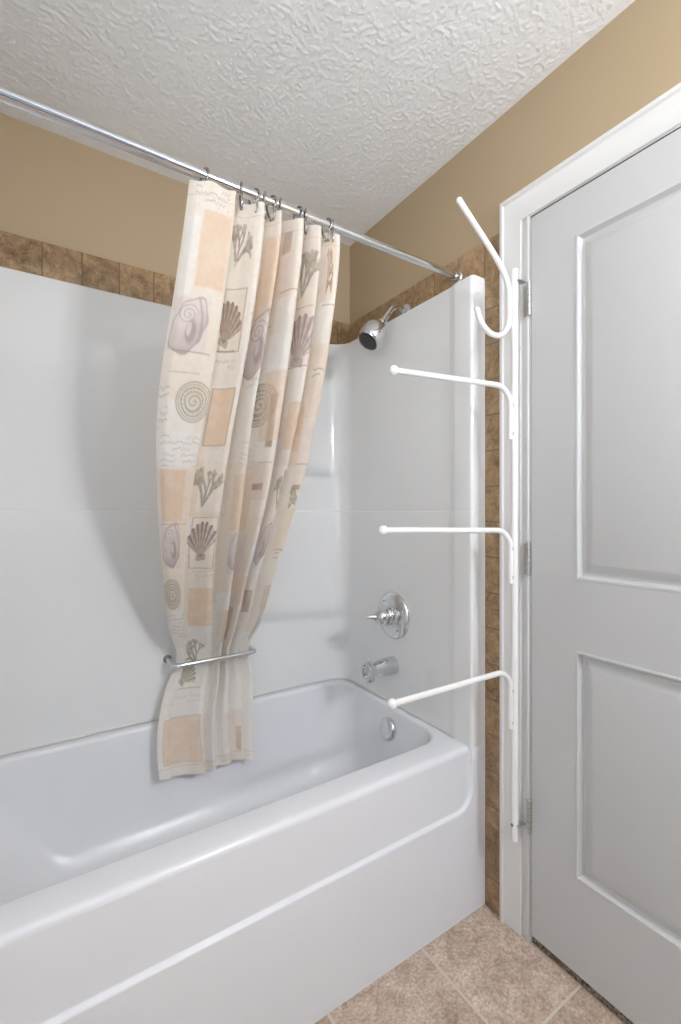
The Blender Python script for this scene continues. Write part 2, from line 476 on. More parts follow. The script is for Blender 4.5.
# ------------------------------------------------------------------ the door
def door():
    root = empty('door_1', (XE, 0.5 * (DY0 + DY1), 0.0), kind='structure')
    y0, y1, z0, z1 = DY0 + 0.003, DY1 - 0.0042, 0.026, DZ - 0.006
    xf, xb = XE - 0.004, XE + 0.031
    py0, py1 = y0 + 0.125, 0.668
    panels = [(0.272, 0.868), (1.052, 1.955)]
    bm = bmesh.new()
    V = lambda x, y, z: bm.verts.new((x, y, z))
    # front face as a frame round the two moulded panels
    ys = [y0, py0, py1, y1]; zs = [z0, panels[0][0], panels[0][1], panels[1][0], panels[1][1], z1]
    g = [[V(xf, y, z) for z in zs] for y in ys]
    for i in range(3):
        for j in range(5):
            if i == 1 and j in (1, 3): continue
            bm.faces.new((g[i][j], g[i + 1][j], g[i + 1][j + 1], g[i][j + 1]))
    # moulding profile: inset, depth
    prof = [(0.0, 0.0), (0.002, -0.0015), (0.007, -0.0010), (0.010, 0.0050), (0.0135, 0.0120), (0.017, 0.0135), (0.021, 0.0135), (0.042, 0.0030), (0.046, 0.0022)]
    for (a, b_), j in zip(panels, (1, 3)):
        prev = [g[1][j], g[2][j], g[2][j + 1], g[1][j + 1]]
        for ins, dep in prof[1:]:
            cur = [V(xf + dep, py0 + ins, a + ins), V(xf + dep, py1 - ins, a + ins), V(xf + dep, py1 - ins, b_ - ins), V(xf + dep, py0 + ins, b_ - ins)]
            for k in range(4):
                bm.faces.new((prev[k], prev[(k + 1) % 4], cur[(k + 1) % 4], cur[k]))
            prev = cur
        bm.faces.new(prev)
    # sides and back
    bk = [V(xb, y0, z0), V(xb, y1, z0), V(xb, y1, z1), V(xb, y0, z1)]
    bm.faces.new(bk)
    bm.faces.new([g[i][0] for i in range(4)] + [bk[1], bk[0]])
    bm.faces.new([g[i][5] for i in range(4)] + [bk[2], bk[3]])
    bm.faces.new([g[0][j] for j in range(6)] + [bk[3], bk[0]])
    bm.faces.new([g[3][j] for j in range(6)] + [bk[2], bk[1]])
    link('door_slab', bm_mesh(bm, 'slab', 20), M_DOOR, root)
    for zc in (1.835, 1.095, 0.362):
        h = empty('hinge', (XE - 0.012, DY1 - 0.002, zc)); h.parent = root
        h.location = Vector((XE - 0.012, DY1 - 0.002, zc)) - root.location
        obj_tube('knuckle', [(XE - 0.012, DY1 - 0.002, zc - 0.046), (XE - 0.012, DY1 - 0.002, zc + 0.046)], 0.0058, M_BRUSH, h, 14, 'flat', 30)
        bm = bmesh.new()
        for k in (-0.028, -0.0095, 0.0095, 0.028):
            add_lathe(bm, [(-0.0006, 0.0062), (0.0006, 0.0062)], (XE - 0.012, DY1 - 0.002, zc + k), (0, 0, 1), 16)
        link('knuckle_joint', bm_mesh(bm, 'joint', 30), M_DARKMET, h)
        obj_box('leaf', [((XE - 0.0075, DY1 + 0.0015, zc - 0.044), (XE - 0.0062, DY1 + 0.019, zc + 0.044))], M_BRUSH, h, bevel=0.0004)
        obj_box('leaf', [((XE - 0.0105, DY1 - 0.0065, zc - 0.044), (XE - 0.0035, DY1 - 0.0048, zc + 0.044))], M_BRUSH, h, bevel=0.0004)
        bm = bmesh.new()
        add_lathe(bm, [(0.0, 0.0064), (0.003, 0.0064), (0.006, 0.003), (0.007, 0.0)], (XE - 0.012, DY1 - 0.002, zc + 0.046), (0, 0, 1), 14)
        link('pin_cap', bm_mesh(bm, 'cap', 30), M_BRUSH, h)
    return root


door()

# ------------------------------------------------------------------ tile border on the walls
TB, TT = 1.955, 2.078
TH = 0.007
obj_box('trim_4', [((XL + 0.001, YB - TH, TB), (XE - TH, YB - 0.0005, TT))], M_TILE_X, kind='structure', bevel=0.001)
obj_box('trim_5', [((XE - TH, 0.8965, TB), (XE - 0.0005, YB - 0.0008, TT))], M_TILE_Y, kind='structure', bevel=0.001)
obj_box('trim_6', [((XE - TH, 0.8965, 0.0005), (XE - 0.0005, 0.9560, TB - 0.0005))], M_TILE_Z, kind='structure', bevel=0.001)

# ------------------------------------------------------------------ bathtub
RIM = 0.505
TX0, TX1 = XL + 0.002, XE - 0.002
TY0, TY1 = 0.957, YB - 0.002


def rr_loop(x0, x1, y0, y1, r, z, n=12, nx=10):
    """Rounded rectangle as a list of points, always the same count."""
    pts = []
    cs = [((x1 - r, y1 - r), 0), ((x0 + r, y1 - r), 90), ((x0 + r, y0 + r), 180), ((x1 - r, y0 + r), 270)]
    for (cx, cy), a0 in cs:
        for k in range(n + 1):
            a = math.radians(a0 + 90 * k / n)
            pts.append((cx + r * math.cos(a), cy + r * math.sin(a), z))
    return pts


def bathtub():
    root = empty('bathtub', (0.40, 1.34, 0.0), 'white acrylic alcove bathtub with a long moulded apron on the tiled floor', 'bathtub')
    bm = bmesh.new()
    REC = 0.010
    # ---- deck and basin: nested loops from the rim edge inwards and down
    fy = TY0 + REC
    loops = []
    R0 = 0.016
    ring = [(0.0, RIM - R0)]
    for k in range(1, 6):
        a = PI / 2 * k / 5
        ring.append((R0 * (1 - math.cos(a)), RIM - R0 + R0 * math.sin(a)))
    for ins, z in ring:
        loops.append(rr_loop(TX0, TX1, fy + ins, TY1, 0.004, z))
    loops.append(rr_loop(TX0 + 0.01, TX1 - 0.01, fy + 0.03, TY1 - 0.006, 0.01, RIM + 0.001))
    # inner edge rolls over into the basin
    bx0, bx1, by0, by1 = XL + 0.10, 1.101, 1.047, 1.668
    for k in range(6):
        a = PI / 2 * k / 5
        d = 0.014 * math.sin(a); dz = 0.014 * (1 - math.cos(a))
        loops.append(rr_loop(bx0 + d, bx1 - d, by0 + d, by1 - d, 0.10, RIM - dz))
    # walls sloping to the floor of the tub
    for z, e_l, e_r, e_f, e_b, r in [(0.44, 0.03, 0.028, 0.022, 0.018, 0.11), (0.36, 0.07, 0.042, 0.032, 0.026, 0.13), (0.28, 0.12, 0.046, 0.044, 0.038, 0.15),
                                     (0.21, 0.17, 0.066, 0.064, 0.056, 0.15), (0.165, 0.21, 0.092, 0.090, 0.082, 0.15), (0.140, 0.25, 0.125, 0.125, 0.115, 0.13),
                                     (0.128, 0.30, 0.17, 0.17, 0.16, 0.10), (0.124, 0.36, 0.22, 0.22, 0.21, 0.08)]:
        loops.append(rr_loop(bx0 + e_l, bx1 - e_r, by0 + e_f, by1 - e_b, r, z))
    rows = [[bm.verts.new(p) for p in lp] for lp in loops]
    n = len(rows[0])
    for a, b in zip(rows, rows[1:]):
        for k in range(n):
            bm.faces.new((a[k], a[(k + 1) % n], b[(k + 1) % n], b[k]))
    bm.faces.new(rows[-1])
    # ---- apron: a fine sheet with the stepped panel
    xs = np.unique(np.concatenate([np.linspace(TX0, 0.98, 60), np.linspace(0.98, TX1, 70)]))
    zs = np.unique(np.concatenate([np.linspace(0.0, 0.25, 8), np.linspace(0.25, 0.40, 90), np.linspace(0.40, RIM - R0, 24)]))

    def mask(x, z):
        # signed distance to the recessed field (rounded lower right corner)
        rc = 0.065
        dx = x - 1.110; dz = 0.318 - z
        qx = dx + rc; qz = dz + rc
        d = min(max(qx, qz), 0) + math.hypot(max(qx, 0), max(qz, 0)) - rc
        t = min(max(-d / 0.009, 0), 1)
        return t * t * (3 - 2 * t)
    grid = [[bm.verts.new((x, TY0 + REC * mask(x, z), z)) for z in zs] for x in xs]
    for i in range(len(xs) - 1):
        for j in range(len(zs) - 1):
            bm.faces.new((grid[i][j], grid[i + 1][j], grid[i + 1][j + 1], grid[i][j + 1]))
    # end block that carries the surround's column
    add_box(bm, (1.1040, TY0 - 0.0003, RIM - 0.05), (TX1, TY0 + 0.075, RIM + 0.0016), 0.003)
    link('tub_shell', bm_mesh(bm, 'tub', 50, recalc=True), M_TUB, root)
    # overflow plate on the end wall of the basin
    ov = (1.0445, 1.315, 0.432)
    ax = Vector((-1, 0, 0.14))
    obj_lathe('overflow_plate', [(-0.004, 0.040), (0.003, 0.040), (0.008, 0.0385), (0.011, 0.034), (0.0125, 0.024), (0.013, 0.0)], Vector(ov) + Vector((0.022, 0, 0)), ax, M_CHROME, root, 40, 60)
    obj_lathe('drain', [(-0.004, 0.034), (0.002, 0.034), (0.004, 0.031), (0.001, 0.024), (0.0, 0.0)], (0.78, 1.36, 0.124), (0, 0, 1), M_CHROME, root, 32)
    return root


bathtub()


# ------------------------------------------------------------------ tub surround
def surround():
    root = empty('tub_surround', (0.40, YB - 0.01, RIM + 0.002), 'glossy white moulded tub surround covering three walls above the bathtub', 'shower surround')

    def add_bead(root, P):
        mid = [p for p in P if p.y > 1.0]
        k0 = Vector((0.4, 1.3, 0))
        b_ = bmesh.new()
        add_tube(b_, [Vector((p.x, p.y, RIM + 0.0048)) + ((k0 - p).normalized() * 0.001) for p in mid], 0.0032, 8, 'flat')
        link('caulk_bead', bm_mesh(b_, 'bead', 60), M_TRIM, root)

    def panel(name, z0, z1, grow, bead):
        yb = 1.692 - grow
        xr = 1.112 - grow * 0.6; xl = XL + 0.055 + grow * 0.6
        xcR, xcL = 1.105 - grow * 0.15, XL + 0.066 + grow * 0.15
        yf = 0.9575 - grow * 0.15
        R = 0.075
        pts = [(XE - 0.002, yf, 0), (xcR, yf, 0), (xcR, 1.028, 0), (xr, 1.054, 0), (xr, yb, 0), (xl, yb, 0), (xl, 1.054, 0), (xcL, 1.028, 0), (xcL, yf, 0), (XL + 0.002, yf, 0)]
        path = round_corners(pts, [0.010, 0.02, 0.03, R, R, 0.03, 0.02, 0.010], 9)
        # resample so that the long runs are divided
        P = [path[0]]
        for a, b in zip(path, path[1:]):
            d = (b - a).length; k = max(1, int(d / 0.08))
            for i in range(1, k + 1): P.append(a.lerp(b, i / k))
        bm = bmesh.new()

        def outer(p):
            # matching point on the wall behind
            if p.y < 1.60 and p.x > 0.4: return Vector((XE - 0.0015, p.y, 0))
            if p.y < 1.60: return Vector((XL + 0.0015, p.y, 0))
            q = Vector((min(max(p.x, XL), XE), YB - 0.0015, 0))
            if p.x > 1.02: q = Vector((XE - 0.0015, YB - 0.0015, 0)) if p.x > 1.075 else q
            if p.x < XL + 0.15: q = Vector((XL + 0.0015, YB - 0.0015, 0)) if p.x < XL + 0.10 else q
            return q

        def inward(i):
            a = P[max(i - 1, 0)]; b = P[min(i + 1, len(P) - 1)]
            t = (b - a).normalized()
            return Vector((-t.y, t.x, 0)) * -1
        r = 0.006
        prof = [(-r, z0 if not bead else z0), (0.0, z0 + (r if bead else 0.0))]
        zz = [(z0, 0.0)]
        for z in np.linspace(z0, z1 - r, 10)[1:]: zz.append((z, 0.0))
        for k in range(1, 5):
            a = PI / 2 * k / 4; zz.append((z1 - r + r * math.sin(a), r * (1 - math.cos(a))))
        cols = []
        for i, p in enumerate(P):
            nrm = inward(i)
            col = []
            for z, back in zz:
                q = p - nrm * back if nrm.length else p
                # keep the roll-over towards the wall
                o = outer(p); dv = (o - p)
                q = p + dv.normalized() * min(back, dv.length) if dv.length > 1e-4 else p
                col.append(bm.verts.new((q.x, q.y, z)))
            o = outer(p); col.append(bm.verts.new((o.x, o.y, z1)))
            cols.append(col)
        for a, b in zip(cols, cols[1:]):
            for k in range(len(a) - 1):
                bm.faces.new((a[k], b[k], b[k + 1], a[k + 1]))
        bmesh.ops.remove_doubles(bm, verts=bm.verts[:], dist=0.0002)
        if not bead:
            add_bead(root, P)
        return link(name, bm_mesh(bm, name, 45), M_ACRYL, root)
    panel('lower_panel', RIM + 0.0022, 1.2345, 0.006, False)
    panel('upper_panel', 1.2290, 1.962, 0.0, True)
    return root


surround()

# ------------------------------------------------------------------ shower fittings
FX, FY = 1.1078, 1.333


def shower_head():
    fz = 1.992
    root = empty('wall_shower', (XE - TH, FY, fz), 'chrome shower head on a bent arm fixed to the brown tile border', 'shower')
    obj_lathe('flange', [(0, 0.032), (0.003, 0.032), (0.008, 0.027), (0.012, 0.015), (0.012, 0.0)], (XE - TH - 0.0005, FY, fz), (-1, 0, 0), M_CHROME, root)
    face = Vector((0.985, FY, 1.846)); back = Vector((1.046, FY, 1.920))
    d = (face - back).normalized()
    arm = smooth_path([(XE - TH - 0.006, FY, fz), (1.135, FY, 2.003), (1.105, FY, 1.997), (1.083, FY, 1.972), tuple(back - d * 0.012)], 7)
    obj_tube('arm', arm, 0.0102, M_CHROME, root)
    obj_lathe('ball_joint', [(-0.020, 0.0), (-0.019, 0.013), (-0.010, 0.0135), (-0.008, 0.0175), (0.000, 0.0185), (0.003, 0.0165), (0.005, 0.0205), (0.012, 0.0205), (0.014, 0.014), (0.014, 0.0)], back - d * 0.004, d, M_CHROME, root, 32)
    L_ = (face - back).length
    hd = empty('spray_head', (0, 0, 0)); hd.parent = root; hd.location = back - root.location
    obj_lathe('head_shell', [(0.002, 0.014), (0.006, 0.024), (0.016, 0.036), (0.030, 0.0445), (0.046, 0.048), (0.064, 0.048), (0.080, 0.0455), (L_ - 0.002, 0.0415), (L_ + 0.001, 0.0385), (L_ - 0.002, 0.0355), (L_ - 0.002, 0.0)], back, d, M_CHROME, hd, 48, 40)
    obj_lathe('spray_face', [(0.0, 0.035), (0.003, 0.035), (0.0045, 0.0325), (0.0045, 0.0)], back + d * (L_ - 0.0025), d, M_RUBBER, hd, 40)
    bm = bmesh.new()
    u = d.cross(Vector((0, 1, 0))).normalized(); w = Vector((0, 1, 0))
    c = back + d * (L_ + 0.0018)
    for rad, cnt in ((0.008, 6), (0.0165, 12), (0.025, 18)):
        for k in range(cnt):
            a = 2 * PI * k / cnt
            add_lathe(bm, [(0, 0.0014), (0.002, 0.0011), (0.0024, 0.0)], c + (u * math.cos(a) + w * math.sin(a)) * rad, d, 8)
    link('nozzles', bm_mesh(bm, 'nozzles', 40), M_NOZ, hd)
    obj_tube('spray_lever', [back + d * 0.060 + w * -0.043, back + d * 0.066 + w * -0.058], [0.004, 0.003], M_CHROME, hd, 12)
    return root


shower_head()


def valve():
    vz = 0.842
    root = empty('shower_valve', (FX, FY, vz), 'round chrome shower valve with a lever handle on the white end panel', 'shower valve')
    obj_lathe('escutcheon', [(0.0, 0.088), (0.003, 0.088), (0.007, 0.086), (0.012, 0.078), (0.016, 0.060), (0.018, 0.045), (0.0185, 0.0)], (FX, FY, vz), (-1, 0, 0), M_CHROME, root, 64, 40)
    obj_lathe('hub', [(0.014, 0.044), (0.020, 0.044), (0.024, 0.039), (0.026, 0.033), (0.036, 0.034), (0.042, 0.031), (0.042, 0.0)], (FX, FY, vz), (-1, 0, 0), M_CHROME, root, 48, 35)
    bm = bmesh.new()
    add_lathe(bm, [(0.040, 0.026), (0.048, 0.031), (0.062, 0.0305), (0.075, 0.024), (0.081, 0.013), (0.082, 0.0)], (FX, FY, vz), (-1, 0, 0), 36)
    lev = smooth_path([(FX - 0.062, FY + 0.004, vz), (FX - 0.075, FY + 0.010, vz + 0.001), (FX - 0.088, FY + 0.016, vz + 0.002), (FX - 0.101, FY + 0.022, vz + 0.001)], 5)
    add_tube(bm, lev, [0.017 + (0.0065 - 0.017) * i / (len(lev) - 1) for i in range(len(lev))], 18)
    link('handle', bm_mesh(bm, 'handle', 45), M_CHROME, root)
    for a in (0.9, 0.9 + PI):
        obj_lathe('screw', [(0.0, 0.0045), (0.0015, 0.0045), (0.002, 0.0035), (0.002, 0.0)], (FX - 0.0155, FY + 0.062 * math.cos(a), vz + 0.062 * math.sin(a)), (-1, 0, 0), M_BRUSH, root, 16)
    return root


valve()


def spout():
    sz = 0.655
    root = empty('tub_spout', (FX, FY, sz), 'chrome tub spout below the shower valve on the white end panel', 'tub spout')
    bm = bmesh.new()
    ang = 40
    prof = [(0.0, 0.031), (0.002, 0.033), (0.012, 0.0335), (0.030, 0.0330), (0.055, 0.0310), (0.075, 0.0285), (0.092, 0.0265), (0.104, 0.0265), (0.114, 0.0295), (0.120, 0.0325), (0.125, 0.0335), (0.129, 0.0325), (0.1305, 0.029), (0.1295, 0.0245), (0.122, 0.0225), (0.112, 0.0)]
    add_lathe(bm, prof, (FX, FY, sz), (-1, 0, 0), 44)
    link('spout_body', bm_mesh(bm, 'spout', ang), M_CHROME, root)
    # downturned lip and the diverter pull
    bm = bmesh.new()
    add_lathe(bm, [(0.0, 0.016), (0.010, 0.0165), (0.016, 0.015), (0.016, 0.011), (0.004, 0.010), (0.004, 0.0)], (FX - 0.111, FY, sz - 0.022), (0, 0, -1), 28)
    link('outlet_lip', bm_mesh(bm, 'lip', 40), M_CHROME, root)
    bm = bmesh.new()
    add_lathe(bm, [(0.0, 0.003), (0.010, 0.003), (0.011, 0.006), (0.015, 0.0065), (0.018, 0.004), (0.0185, 0.0)], (FX - 0.113, FY, sz + 0.026), (0, 0, 1), 18)
    link('diverter_knob', bm_mesh(bm, 'knob', 40), M_CHROME, root)
    return root


spout()

# ------------------------------------------------------------------ shower rod
RY, RZ = 1.065, 2.012


def rod():
    root = empty('shower_curtain_rod', (0.4, RY, RZ), 'straight chrome shower rod spanning above the bathtub between both end walls', 'curtain rod')
    obj_tube('rod_tube', [(0.42, RY, RZ), (XE - 0.010, RY, RZ)], 0.0112, M_CHROME, root, 28, 'flat', 40)
    obj_tube('rod_tube', [(XL + 0.004, RY, RZ), (0.44, RY, RZ)], 0.0127, M_CHROME, root, 28, 'flat', 40)
    for x, s in ((XE - TH - 0.0004, -1), (XL + 0.0004, 1)):
        obj_lathe('end_flange', [(0.0, 0.019), (0.002, 0.019), (0.004, 0.0175), (0.006, 0.0150), (0.020, 0.0142), (0.022, 0.0130), (0.022, 0.0)], (x, RY, RZ), (s, 0, 0), M_CHROME, root, 36)
    return root


rod()

# ------------------------------------------------------------------ shower curtain
#@CURTAIN_BEGIN
ROWS = np.array([  # z, y, left x, right x, fold depth
    (1.997, 1.067, 0.283, 0.689, 0.020),
    (1.93, 1.072, 0.277, 0.687, 0.027),
    (1.75, 1.100, 0.258, 0.679, 0.034),
    (1.50, 1.190, 0.240, 0.683, 0.036),
    (1.25, 1.310, 0.264, 0.680, 0.034),
    (1.00, 1.450, 0.311, 0.662, 0.030),
    (0.85, 1.545, 0.344, 0.663, 0.024),
    (0.715, 1.627, 0.386, 0.646, 0.017),
    (0.62, 1.634, 0.353, 0.664, 0.016),
    (0.50, 1.608, 0.322, 0.654, 0.014),
    (0.42, 1.590, 0.317, 0.650, 0.013),
    (0.345, 1.575, 0.322, 0.645, 0.013)])
PLAN = [  # plan of the gathers: share of the width, distance behind the hanging line in fold depths (negative is towards the room)
    (0.0, 0.10), (0.03, -0.35), (0.06, -0.55), (0.15, -0.80), (0.235, -0.95), (0.262, -0.70), (0.250, 0.45), (0.262, 1.0), (0.300, 1.05), (0.345, 0.55), (0.395, -0.60), (0.425, -1.0), (0.450, -0.65),
    (0.440, 0.55), (0.452, 1.15), (0.480, 1.10), (0.505, 0.20), (0.535, -0.85), (0.558, -0.90), (0.572, 0.10), (0.575, 1.15), (0.605, 1.40), (0.630, 0.60), (0.665, -0.75), (0.695, -0.98), (0.718, -0.50),
    (0.708, 0.60), (0.722, 1.10), (0.752, 0.85), (0.785, -0.30), (0.818, -0.95), (0.843, -0.75), (0.848, 0.20), (0.843, 1.0), (0.872, 1.15), (0.905, 0.55), (0.945, -0.50), (0.978, -0.90), (0.998, -0.70), (1.0, -0.30)]
NQ, NS = 640, 620


def hermite(x, xs, ys):
    xs = np.asarray(xs, float); ys = np.asarray(ys, float)
    h = np.diff(xs); d = np.diff(ys) / h
    m = np.zeros_like(ys); m[1:-1] = (d[:-1] * h[1:] + d[1:] * h[:-1]) / (h[:-1] + h[1:]); m[0] = d[0]; m[-1] = d[-1]
    i = np.clip(np.searchsorted(xs, x) - 1, 0, len(h) - 1)
    t = (x - xs[i]) / h[i]
    return ((2 * t**3 - 3 * t**2 + 1) * ys[i] + (t**3 - 2 * t**2 + t) * h[i] * m[i] + (-2 * t**3 + 3 * t**2) * ys[i + 1] + (t**3 - t**2) * h[i] * m[i + 1])


def curtain_geometry():
    # arc length down the cloth
    seg = np.hypot(np.diff(ROWS[:, 0]), np.diff(ROWS[:, 1])); arc = np.concatenate([[0], np.cumsum(seg)])
    V = np.linspace(0, arc[-1], NS)
    z = hermite(V, arc, ROWS[:, 0]); y = hermite(V, arc, ROWS[:, 1]); xl = hermite(V, arc, ROWS[:, 2]); xr = hermite(V, arc, ROWS[:, 3]); A = np.maximum(hermite(V, arc, ROWS[:, 4]), 0.012)
    # the gathers seen from above, sampled evenly along the cloth
    P = np.array(PLAN); t0 = np.arange(len(P), dtype=float)
    tt = np.linspace(0, len(P) - 1, 4000)
    px = hermite(tt, t0, P[:, 0]); py = hermite(tt, t0, P[:, 1])
    ln = np.concatenate([[0], np.cumsum(np.hypot(np.diff(px) * 0.41, np.diff(py) * 0.034))])
    tq = np.interp(np.linspace(0, ln[-1], NQ), ln, tt)
    fx = hermite(tq, t0, P[:, 0]); fy = hermite(tq, t0, P[:, 1])
    q = np.linspace(0, 1, NQ)
    Q, VV = np.meshgrid(q, V); FX_ = np.broadcast_to(fx, Q.shape); FY_ = np.broadcast_to(fy, Q.shape)
    s = VV / arc[-1]
    W = (xr - xl)[:, None]
    env = np.clip(FX_ * 8, 0, 1) * np.clip((1 - FX_) * 8, 0, 1)
    # folds wander and change depth on the way down
    wander = env * (0.030 * np.sin(3.0 * s + FX_ * 7.0) * s + 0.022 * np.sin(7.0 * s + FX_ * 15.0 + 1.0) * np.clip(s * 2, 0, 1))
    sm = np.clip((s - 0.22) / 0.30, 0, 1); sm = sm * sm * (3 - 2 * sm)
    wander = wander - 0.105 * sm * np.exp(-((FX_ - 0.26) / 0.13) ** 2)
    amp = A[:, None] * (0.85 + 0.20 * np.sin(FX_ * 9.0 + 1.0 + 2.4 * s))
    X = xl[:, None] + W * (FX_ + wander)
    off = amp * (FY_ * (1 - 0.25 * s) + 0.30 * np.sin(FX_ * 13 + 5 * s) * s)
    Y = y[:, None] + off
    Z = z[:, None] - 0.018 * np.clip((s - 0.6) / 0.4, 0, 1) * (FX_ - 0.3)
    Y = Y + 0.0035 * np.sin(46 * Q + 9 * s) * np.exp(-((s - 0.80) / 0.09) ** 2)          # creases under the tie
    Z = Z + 0.006 * np.sin(Q * 9 + 1) * np.clip((s - 0.9) / 0.1, 0, 1)
    Z = Z - (1 - np.clip(s / 0.05, 0, 1)) * 0.004 * (1 + np.sin(FX_ * 40))
    # cloth coordinate across: length of a mid row plus even share
    r = NS // 4
    U = np.concatenate([[0], np.cumsum(np.hypot(np.diff(X[r]), np.diff(Y[r])))])
    return X, Y, Z, U, V
#@CURTAIN_END


#@PRINT_BEGIN
CREAM = (0.85, 0.775, 0.68); WHITE = (0.88, 0.855, 0.82); PEACH = (0.80, 0.625, 0.47); TAN = (0.64, 0.48, 0.35); ROSE = (0.82, 0.70, 0.625)
SAND = (0.82, 0.73, 0.61); LILAC = (0.77, 0.70, 0.665); PALE = (0.87, 0.81, 0.735)
GREY = (0.27, 0.21, 0.18); SAGE = (0.34, 0.31, 0.23); BRN = (0.36, 0.24, 0.16); MAUVE = (0.38, 0.30, 0.28)


def value_noise(a, b, scale, seed):
    rs = np.random.RandomState(seed); G = rs.rand(256, 256)
    x = a * scale; y = b * scale
    i = np.floor(x).astype(int); j = np.floor(y).astype(int); f = x - i; g = y - j
    f = f * f * (3 - 2 * f); g = g * g * (3 - 2 * g)
    return (G[i % 256, j % 256] * (1 - f) * (1 - g) + G[(i + 1) % 256, j % 256] * f * (1 - g) + G[i % 256, (j + 1) % 256] * (1 - f) * g + G[(i + 1) % 256, (j + 1) % 256] * f * g)


def paint_print(U, V):
    """Shell-and-patchwork print as a function of the flat cloth: U across, V down, in metres."""
    UU, VV = np.meshgrid(U, V)
    C = np.empty(UU.shape + (3,)); C[:] = PALE
    nz = value_noise(UU, VV, 45, 1); n2 = value_noise(UU, VV, 120, 2); n3 = value_noise(UU, VV, 14, 3)

    def put(mask, col, a=1.0):
        m = np.clip(mask, 0, 1)[..., None] * a
        C[:] = C * (1 - m) + np.array(col) * m

    def ss(d, w=0.0025):
        return np.clip(0.5 - d / w, 0, 1)

    def rect(u0, v0, u1, v1, col, a=0.85, edge=None):
        wob = 0.004 * (n3 - 0.5)
        d = np.maximum(np.maximum(u0 - UU + wob, UU - u1 + wob), np.maximum(v0 - VV + wob, VV - v1 + wob))
        put(ss(d, 0.004) * (0.70 + 0.5 * nz), col, a)
        if edge is not None: put(ss(np.abs(d) - 0.0016), edge, 0.55)

    def script(u0, v0, u1, v1, col=MAUVE, a=0.5, lh=0.016):
        ins = (UU > u0) & (UU < u1) & (VV > v0) & (VV < v1)
        ln = np.floor((VV - v0) / lh); fv = (VV - v0) / lh - ln - 0.5
        w = 0.26 * np.sin(UU * 420 + ln * 2.1 + 3 * np.sin(UU * 130 + ln)) * (0.4 + 0.9 * value_noise(UU, ln, 90, 5))
        gap = value_noise(UU + ln * 0.37, ln, 40, 6) > 0.36
        put(np.where(ins & gap, ss(np.abs(fv - w) - 0.11, 0.16), 0), col, a)

    def local(cu, cv, sz, rot=0.0):
        sx, sy = sz if isinstance(sz, tuple) else (sz, sz)
        x = (UU - cu) / sx; y = (VV - cv) / sy
        c_, s_ = math.cos(rot), math.sin(rot)
        return x * c_ + y * s_, -x * s_ + y * c_

    def fan(cu, cv, sz, rot=0.0, col=GREY, bg=ROSE):
        x, y = local(cu, cv, sz, rot)
        yy = y - 0.75                                          # hinge at the bottom
        rad = np.hypot(x * 1.08, yy); ang = np.arctan2(x * 1.08, -yy)
        edge = 1.55 + 0.05 * np.cos(ang * 22)
        body = (rad < edge) & (np.abs(ang) < 1.02)
        put(ss(np.where(np.abs(ang) < 1.02, rad - edge, 1), 0.05), bg, 0.9)
        rib = 0.5 + 0.5 * np.cos(ang * 24)
        put(np.where(body, rib ** 1.2 * (0.55 + 0.45 * np.clip(rad / 1.5, 0, 1)), 0), col, 0.95)
        put(np.where(body, 0.25 + 0.4 * (np.abs(np.sin(rad * 9)) > 0.85), 0), col, 0.45)
        put(np.where(body, np.clip(0.4 - x * 0.5, 0, 0.7), 0), col, 0.5)
        base = (np.abs(x) < 0.38) & (np.abs(y - 0.72) < 0.14)
        put(np.where(base, 0.8, 0), col, 0.7)

    def conch(cu, cv, sz, rot=0.0, col=MAUVE):
        x, y = local(cu, cv, sz, rot)
        th = np.arctan2(y, x)
        d = np.hypot(x / 0.95, y) * (1 + 0.20 * np.sin(th * 2 + 0.6) + 0.05 * np.sin(th * 7)) - 0.95
        put(ss(d, 0.14), LILAC, 0.9); put(ss(np.abs(d) - 0.025, 0.07), col, 0.75)
        ins = d < 0
        put(np.where(ins, np.clip(0.25 + x * 0.35 + y * 0.45, 0, 0.8) * (0.6 + 0.8 * nz), 0), col, 0.75)
        # mouth of the shell, whorl above it, and a flared lip
        put(ss(np.hypot((x - 0.12) / 0.34, (y - 0.20) / 0.62) - 0.75, 0.25), col, 0.7)
        put(ss(np.hypot((x - 0.02) / 0.20, (y - 0.10) / 0.48) - 0.6, 0.25), LILAC, 0.75)
        rr = np.hypot(x + 0.1, (y + 0.45) * 1.2)
        put(np.where(ins & (rr < 0.5), ss(np.abs(np.mod(rr * 5 - np.arctan2(y + 0.45, x + 0.1) / (2 * PI), 1) - 0.5) - 0.12, 0.25), 0), col, 0.6)
        put(np.where(ins, ss(np.abs(x - 0.62 + 0.25 * y * y) - 0.05, 0.1), 0), col, 0.6)

    def ammonite(cu, cv, sz, col=SAGE):
        x, y = local(cu, cv, sz)
        r = np.hypot(x, y); th = np.arctan2(y, x)
        put(ss(r - 1.0, 0.08), SAND, 0.35)
        for rr_, w in ((0.97, 0.035), (0.84, 0.03), (0.70, 0.04), (0.50, 0.03)):
            put(ss(np.abs(r - rr_ + 0.02 * np.sin(th * 3)) - w, 0.06), col, 0.75)
        put(np.where(r < 0.70, 0.3 + 0.4 * (np.sin(th * 18) > 0.3), 0), col, 0.45)
        put(ss(np.abs(np.mod(r * 4 - th / (2 * PI), 1) - 0.5) - 0.14, 0.2) * (r < 0.48), col, 0.7)

